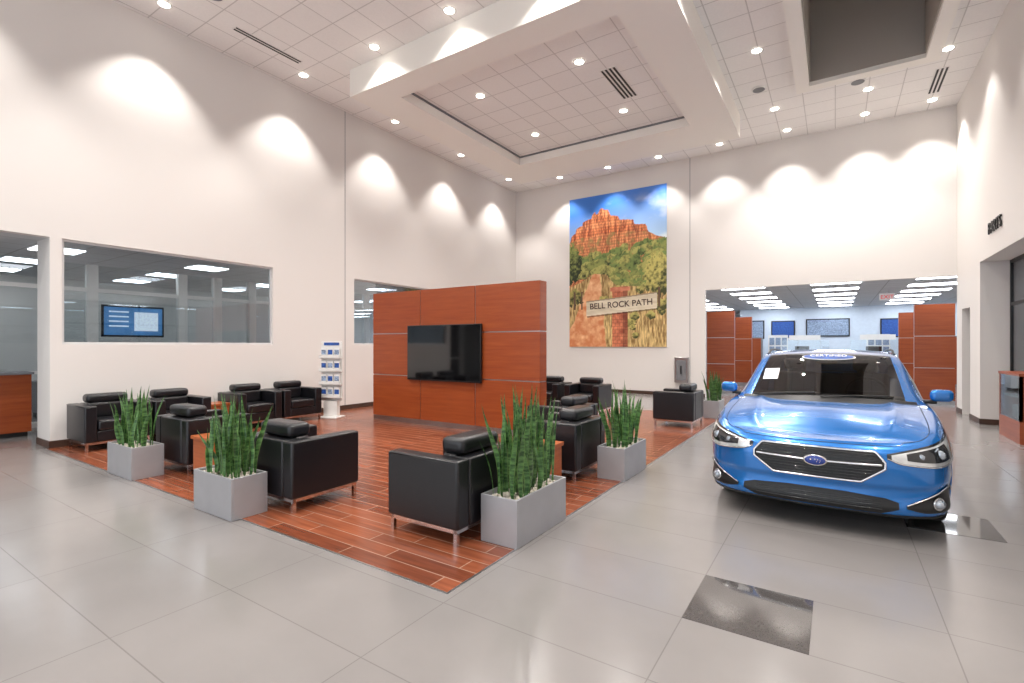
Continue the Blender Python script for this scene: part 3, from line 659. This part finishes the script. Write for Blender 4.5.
def car(loc,rz=0,sc=(1,1,1)):
    e=empty('blue_hatchback_car',loc,rz); e.scale=sc
    add('body_shell',build_shell(),None,e); add('greenhouse',build_green(),None,e)
    boxes('underbody',[(-.58,.58,.25,.50,.2,.45),(-.78,.78,1.28,3.2,.19,.5),(-.78,.78,3.95,4.2,.22,.5),(-.58,.58,.5,3.96,.2,.66),(-.70,.70,.5,1.3,.66,.70),(-.7,.7,3.2,3.96,.68,.74)],M['black'],e)
    # hexagonal grille
    s1=s_of_x(.445)
    lo=lambda f: .452+(0 if f<.66 else (f-.66)/.34*.115) ; hi=lambda f: .690-(0 if f<.88 else (f-.88)/.12*.075)
    patch('grille_back',0,s1,lo,hi,.006,M['black'],e,Mr=20)
    pts=[skin(s1*i/30,hi(i/30),.014) for i in range(31)]+[skin(s1*i/30,lo(i/30),.014) for i in range(30,-1,-1)]
    full=pts+[Vector((-p.x,p.y,p.z)) for p in pts[::-1]]
    tube('grille_frame',full,.010,M['chrome'],e,True)
    for k in range(1,10):
        z=.452+k*.0238; q=[]
        for i in range(-30,31):
            f=abs(i)/30
            if lo(f)+.006<z<hi(f)-.006: p=skin(s1*f,z,.010); q.append(Vector((p.x*(1 if i>=0 else -1),p.y,p.z)))
        if len(q)>2: tube('grille_slat',q,.0026,M['lampdark'],e)
    BZ=.588
    q=[]
    for i in range(-24,25):
        f=abs(i)/24; z=BZ-.003+.010*f; p=skin(s1*f*.95,z,.018); q.append(Vector((p.x*(1 if i>=0 else -1),p.y,p.z)))
    tube('grille_wing',q,.010,M['chrome'],e)
    p=skin(0,BZ,.032)
    bm=bmesh.new(); bm_ball(bm,(0,p.y,BZ),(.084,.014,.047),0,3); add('badge_rim',bm_mesh(bm,'b'),M['chrome'],e)
    bm=bmesh.new(); bm_ball(bm,(0,p.y-.006,BZ),(.072,.014,.038),0,3); add('badge',bm_mesh(bm,'b'),M['badge'],e)
    bm=bmesh.new()
    for a,b,c in ((-.03,.006,.007),(.0,.01,.004),(.018,.008,.004),(.035,.0,.004),(.012,-.01,.004),(.03,-.012,.004)): bm_ball(bm,(a,p.y-.019,BZ+b),(c,.003,c),0,1)
    add('badge_stars',bm_mesh(bm,'b'),M['chrome'],e)
    s2=s_of_x(.53); lo2=lambda f: .218+(0 if f<.8 else (f-.8)/.2*.045); hi2=lambda f: .358-(0 if f<.35 else (f-.35)*.04)-(0 if f<.85 else (f-.85)/.15*.02)
    patch('lower_intake',0,s2,lo2,hi2,.005,M['black'],e,Mr=16)
    for zz in (.255,.285,.315):
        q=[]
        for i in range(-24,25):
            f=abs(i)/24*.8; p=skin(s2*f,zz,.009); q.append(Vector((p.x*(1 if i>=0 else -1),p.y,p.z)))
        tube('intake_slat',q,.004,M['lampdark'],e)
    patch('chin_spoiler',0,s_of_y(.46),lambda f:.186+.01*f,lambda f:.205+.01*f,.008,M['black'],e,rim=.012)
    sa,sb=s_of_x(.575),s_of_y(.38)
    flo=herm([(0,.272),(.3,.245),(1,.258)]); fhi=herm([(0,.30),(.5,.395),(.85,.445),(1,.40)])
    patch('fog_pocket',sa,sb,flo,fhi,.006,M['black'],e,Mr=16)
    for sg in (1,-1):
        f=.50; s=sa+(sb-sa)*f; x,y,nx,ny=plan(s); p=skin(s,.315,.0)
        bm=bmesh.new(); n_=Vector((nx,ny,0)); bm_cyl(bm,p,p+n_*.02,.048,28,0); bm_ball(bm,p+n_*.014,(.038,.038,.038),1,3)
        if sg<0:
            for v in bm.verts: v.co.x*=-1
        add('fog_lamp',bm_mesh(bm,'f'),[M['chrome'],M['lens']],e)
        q=[skin(sa+(sb-sa)*i/14,fhi(i/14)-.004,.012) for i in range(15)]; tube('fog_trim',mir(q,sg),.006,M['chrome'],e)
    ha,hb_=s_of_x(.462),s_of_y(.70)
    def hy(f): return plan(ha+(hb_-ha)*f)[1]
    hlo=herm([(0,.640),(.10,.605),(.35,.588),(.6,.618),(.8,.70),(1,.815)])
    hhi_=herm([(0,.680),(.2,.722),(.45,.765),(.75,.812),(1,.845)])
    hhi=lambda f: min(hhi_(f),ZT(hy(f))-.016)
    patch('headlight_housing',ha,hb_,hlo,hhi,.005,M['lampdark'],e,Mr=16,N=44)
    a0,a1=.03,.88
    patch('headlight_reflector',ha+(hb_-ha)*a0,ha+(hb_-ha)*a1,lambda f:hlo(a0+(a1-a0)*f)+.012,lambda f:hhi(a0+(a1-a0)*f)-.012,.008,M['lampglass'],e,Mr=16)
    patch('headlight_upper_dark',ha+(hb_-ha)*.14,ha+(hb_-ha)*.56,lambda f:hlo(.14+.42*f)+.04,lambda f:hhi(.14+.42*f)-.022,.010,M['lampdark'],e)
    patch('turn_signal',ha+(hb_-ha)*.66,ha+(hb_-ha)*.88,lambda f:hlo(.66+.22*f)+.014,lambda f:hlo(.66+.22*f)+.060-.02*f,.011,M['amber'],e)
    for sg in (1,-1):
        for fr,rr in ((.25,.026),(.43,.038)):
            s=ha+(hb_-ha)*fr; z=(hlo(fr)+hhi(fr))/2+.006; p=skin(s,z,.0)
            bm=bmesh.new(); bm_ball(bm,p,(rr,rr*.55,rr),0,3)
            if sg<0:
                for v in bm.verts: v.co.x*=-1
            add('headlight_projector',bm_mesh(bm,'p'),M['lens'],e)
        q=[skin(ha+(hb_-ha)*i/30,hlo(i/30)+.006,.010) for i in range(27)]; tube('headlight_drl',mir(q,sg),.0045,M['chrome'],e)
        q=[];sA=s_of_x(.56);sB=s_of_y(.95);sC=s_of_y(1.42)
        for i in range(20): s=sA*i/19; q.append(skin(s,ZT(plan(s)[1])-.018,.0005))
        for i in range(1,31):
            s=sA+(sC-sA)*i/30; u=1-.10*sst(sA,sB,s); q.append(hpt(s,u)+Vector((0,0,.0008)))
        tube('hood_shutline',mir(q,sg),.0028,M['black'],e)
        for yy in (1.42,2.57,3.40):
            q=[skin(s_of_y(yy-.06*(1-k/12)*(yy<1.5)),.27+(ZT(yy)-.29)*k/12,.0005) for k in range(13)]; tube('door_shutline',mir(q,sg),.003,M['black'],e)
        for yy in (2.38,3.2):
            p=skin(s_of_y(yy),.84,.02); boxes('door_handle',[(p.x*sg-.012,p.x*sg+.012,yy-.09,yy+.09,.828,.85)],M['paint'],e,bev=.006)
        q=[skin(s_of_y(1.32+(3.1-1.32)*k/20),.22,.004) for k in range(21)]; tube('side_sill',mir(q,sg),.022,M['black'],e)
        q=[gh(y,5)+Vector((-.012,0,.03 if 2.35<y<3.6 else .0)) for y in [2.22,2.3,2.4]+[2.5+.1*k for k in range(11)]+[3.65,3.72]]
        tube('roof_rail',mir(q,sg),.013,M['black'],e)
        bm=bmesh.new(); bm_box(bm,.845,1.025,1.50,1.60,.975,1.095,0,bev=.045,seg=5); bm_box(bm,.855,1.015,1.595,1.603,.985,1.085,1); bm_box(bm,.78,.90,1.52,1.57,.955,.99,1,bev=.01)
        for v in bm.verts:
            if v.co.x>.85: v.co.y+=(v.co.x-.85)*.25
            if sg<0: v.co.x*=-1
        if sg<0: bmesh.ops.reverse_faces(bm,faces=bm.faces)
        for f in bm.faces: f.smooth=True
        add('side_mirror',bm_mesh(bm,'m'),[M['paint'],M['black']],e)
        for yc in AY:
            bm=bmesh.new(); prof=[(.215,-.1),(.30,-.108),(.320,-.09),(.325,-.05),(.325,.05),(.320,.09),(.30,.108),(.215,.1)]; S=48; ring=[]
            for i in range(S):
                a=2*math.pi*i/S; ring.append([bm.verts.new((w,math.cos(a)*r,math.sin(a)*r)) for r,w in prof])
            for i in range(S):
                for j in range(len(prof)-1):
                    f=bm.faces.new((ring[i][j],ring[(i+1)%S][j],ring[(i+1)%S][j+1],ring[i][j+1])); f.smooth=True
            add('tyre',bm_mesh(bm,'tyre'),M['tyre'],e,(sg*.765,yc,.327))
            bm=bmesh.new(); prof=[(.218,.10),(.205,.09),(.195,.04),(.19,-.08)]; ring=[]
            for i in range(S):
                a=2*math.pi*i/S; ring.append([bm.verts.new((w,math.cos(a)*r,math.sin(a)*r)) for r,w in prof])
            for i in range(S):
                for j in range(len(prof)-1):
                    f=bm.faces.new((ring[i][j],ring[(i+1)%S][j],ring[(i+1)%S][j+1],ring[i][j+1])); f.smooth=True
            bm_cyl(bm,(.03,0,0),(.095,0,0),.045,20,0); bm_cyl(bm,(-.02,0,0),(0,0,0),.17,28,1)
            for k in range(5):
                for da in (-.16,.16):
                    a=2*math.pi*k/5+da; r=bmesh.ops.create_cube(bm,size=1)
                    for v in r['verts']: v.co=Vector((.072+v.co.x*.03,v.co.y*(.028),.12+v.co.z*.17))
                    bmesh.ops.rotate(bm,verts=r['verts'],cent=(0,0,0),matrix=Matrix.Rotation(a,3,'X'))
            if sg<0:
                for v in bm.verts: v.co.x*=-1
            add('rim',bm_mesh(bm,'rim'),[M['alu'],M['black']],e,(sg*.765,yc,.327))
    patch('tail_lamp',s_of_y(4.02),s_of_y(4.40),lambda f:.80,lambda f:.98,.006,M['redl'],e)
    patch('rear_bumper_trim',s_of_y(4.41),LT,lambda f:.24,lambda f:.38,.005,M['black'],e)
    patch('rear_plate',LT-.26,LT,lambda f:.66,lambda f:.77,.006,M['paper'],e)
    for x0,x1 in ((-.62,-.06),(-.02,.56)):
        q=[]
        for i in range(9):
            x=x0+(x1-x0)*i/8; yb=1.10+.05*i/8; q.append((x,yb+.17*(x/.7)**2,ZR(yb)-.03*(abs(x)/.7)**2.2+.012))
        tube('wiper',q,.007,M['black'],e)
    boxes('cabin_floor',[(-.74,.74,1.3,4.0,.60,.66)],M['black'],e)
    boxes('dashboard',[(-.68,.68,1.45,1.75,.80,1.0)],M['black'],e,bev=.05)
    for x in (-.36,.36):
        boxes('seat',[(x-.24,x+.24,2.15,2.65,.66,.80),(x-.23,x+.23,2.55,2.70,.74,1.19),(x-.12,x+.12,2.58,2.68,1.22,1.36),(x-.05,x+.05,2.61,2.64,1.15,1.25)],M['cloth'],e,bev=.03)
    boxes('rear_bench',[(-.6,.6,3.1,3.25,.7,1.15),(-.5,-.28,3.12,3.22,1.16,1.29),(.28,.5,3.12,3.22,1.16,1.29)],M['cloth'],e,bev=.03)
    bm=bmesh.new(); S=32; ring=[]
    for i in range(S):
        a=2*math.pi*i/S; c=Vector((.36+math.cos(a)*.18,1.92-math.sin(a)*.06,1.0+math.sin(a)*.17)); q=[]
        for j in range(8):
            b=2*math.pi*j/8; q.append(bm.verts.new(c+Vector((math.cos(a)*math.cos(b),math.sin(b),math.sin(a)*math.cos(b)))*.014))
        ring.append(q)
    for i in range(S):
        for j in range(8): bm.faces.new((ring[i][j],ring[(i+1)%S][j],ring[(i+1)%S][(j+1)%8],ring[i][(j+1)%8])).smooth=True
    bm_box(bm,.20,.52,1.91,1.94,.98,1.02); add('steering_wheel',bm_mesh(bm,'sw'),M['black'],e)
    bm=bmesh.new(); bm_ball(bm,(0,2.02,1.335),(.11,.02,.03),0,2); bm_cyl(bm,(0,2.02,1.34),(0,1.98,1.40),.01,8); add('rearview_mirror',bm_mesh(bm,'rm'),M['black'],e)
    def gpt(x,y):
        wr=WR(y); q=abs(x)/wr; zr=ZR(y); zc=zr-.035
        return Vector((x,y+.17*(1-sst(1.5,2.3,y))*(x/.7)**2,zc+(zr-zc)*(1-q**2.2)))
    def ws_patch(name,cx,cy,ax,ay,m,ell,ex):
        V=[gpt(cx,cy)+Vector((0,-ex,ex*1.6))];F=[];n=40
        for i in range(n):
            a=2*math.pi*i/n; c,s_=math.cos(a),math.sin(a)
            if not ell: k=max(abs(c),abs(s_)); c/=k; s_/=k
            V.append(gpt(cx+ax*c,cy+ay*s_)+Vector((0,-ex,ex*1.6)))
        for i in range(n): F.append((0,1+i,1+(i+1)%n))
        me=D.meshes.new(name); me.from_pydata(V,[],F); add(name,me,m,e)
    ws_patch('windshield_sticker_border',.02,1.90,.25,.095,M['paper'],True,.004)
    ws_patch('windshield_sticker',.02,1.90,.235,.08,M['pblue'],True,.007)
    p=gpt(.02,1.90); text('sticker_lettering','CERTIFIED',.075,(.02,p.y-.016,p.z+.022),(math.radians(24),0,0),M['paper'],e,ext=.0008)
    ws_patch('price_sheet',-.50,1.50,.075,.11,M['paper'],False,.004)
    return e
car((-.14,4.84,0),math.radians(-1.5),(1.05,1.03,1.01))

# ------------------------------------------------------------ world + camera
w=D.worlds.new('World'); SC.world=w; w.use_nodes=True
bg=w.node_tree.nodes['Background']; bg.inputs['Color'].default_value=(.86,.93,1,1); bg.inputs['Strength'].default_value=2.2
cam=D.cameras.new('camera'); co=D.objects.new('camera',cam); COL.objects.link(co)
cam.sensor_width=36; cam.lens=494/1024*36; cam.shift_y=3.5/1024; cam.clip_start=.05
co.location=(0,0,1.55); co.rotation_euler=(math.pi/2,0,math.radians(33.2)); SC.camera=co
SC.view_settings.view_transform='Standard'; SC.view_settings.exposure=0
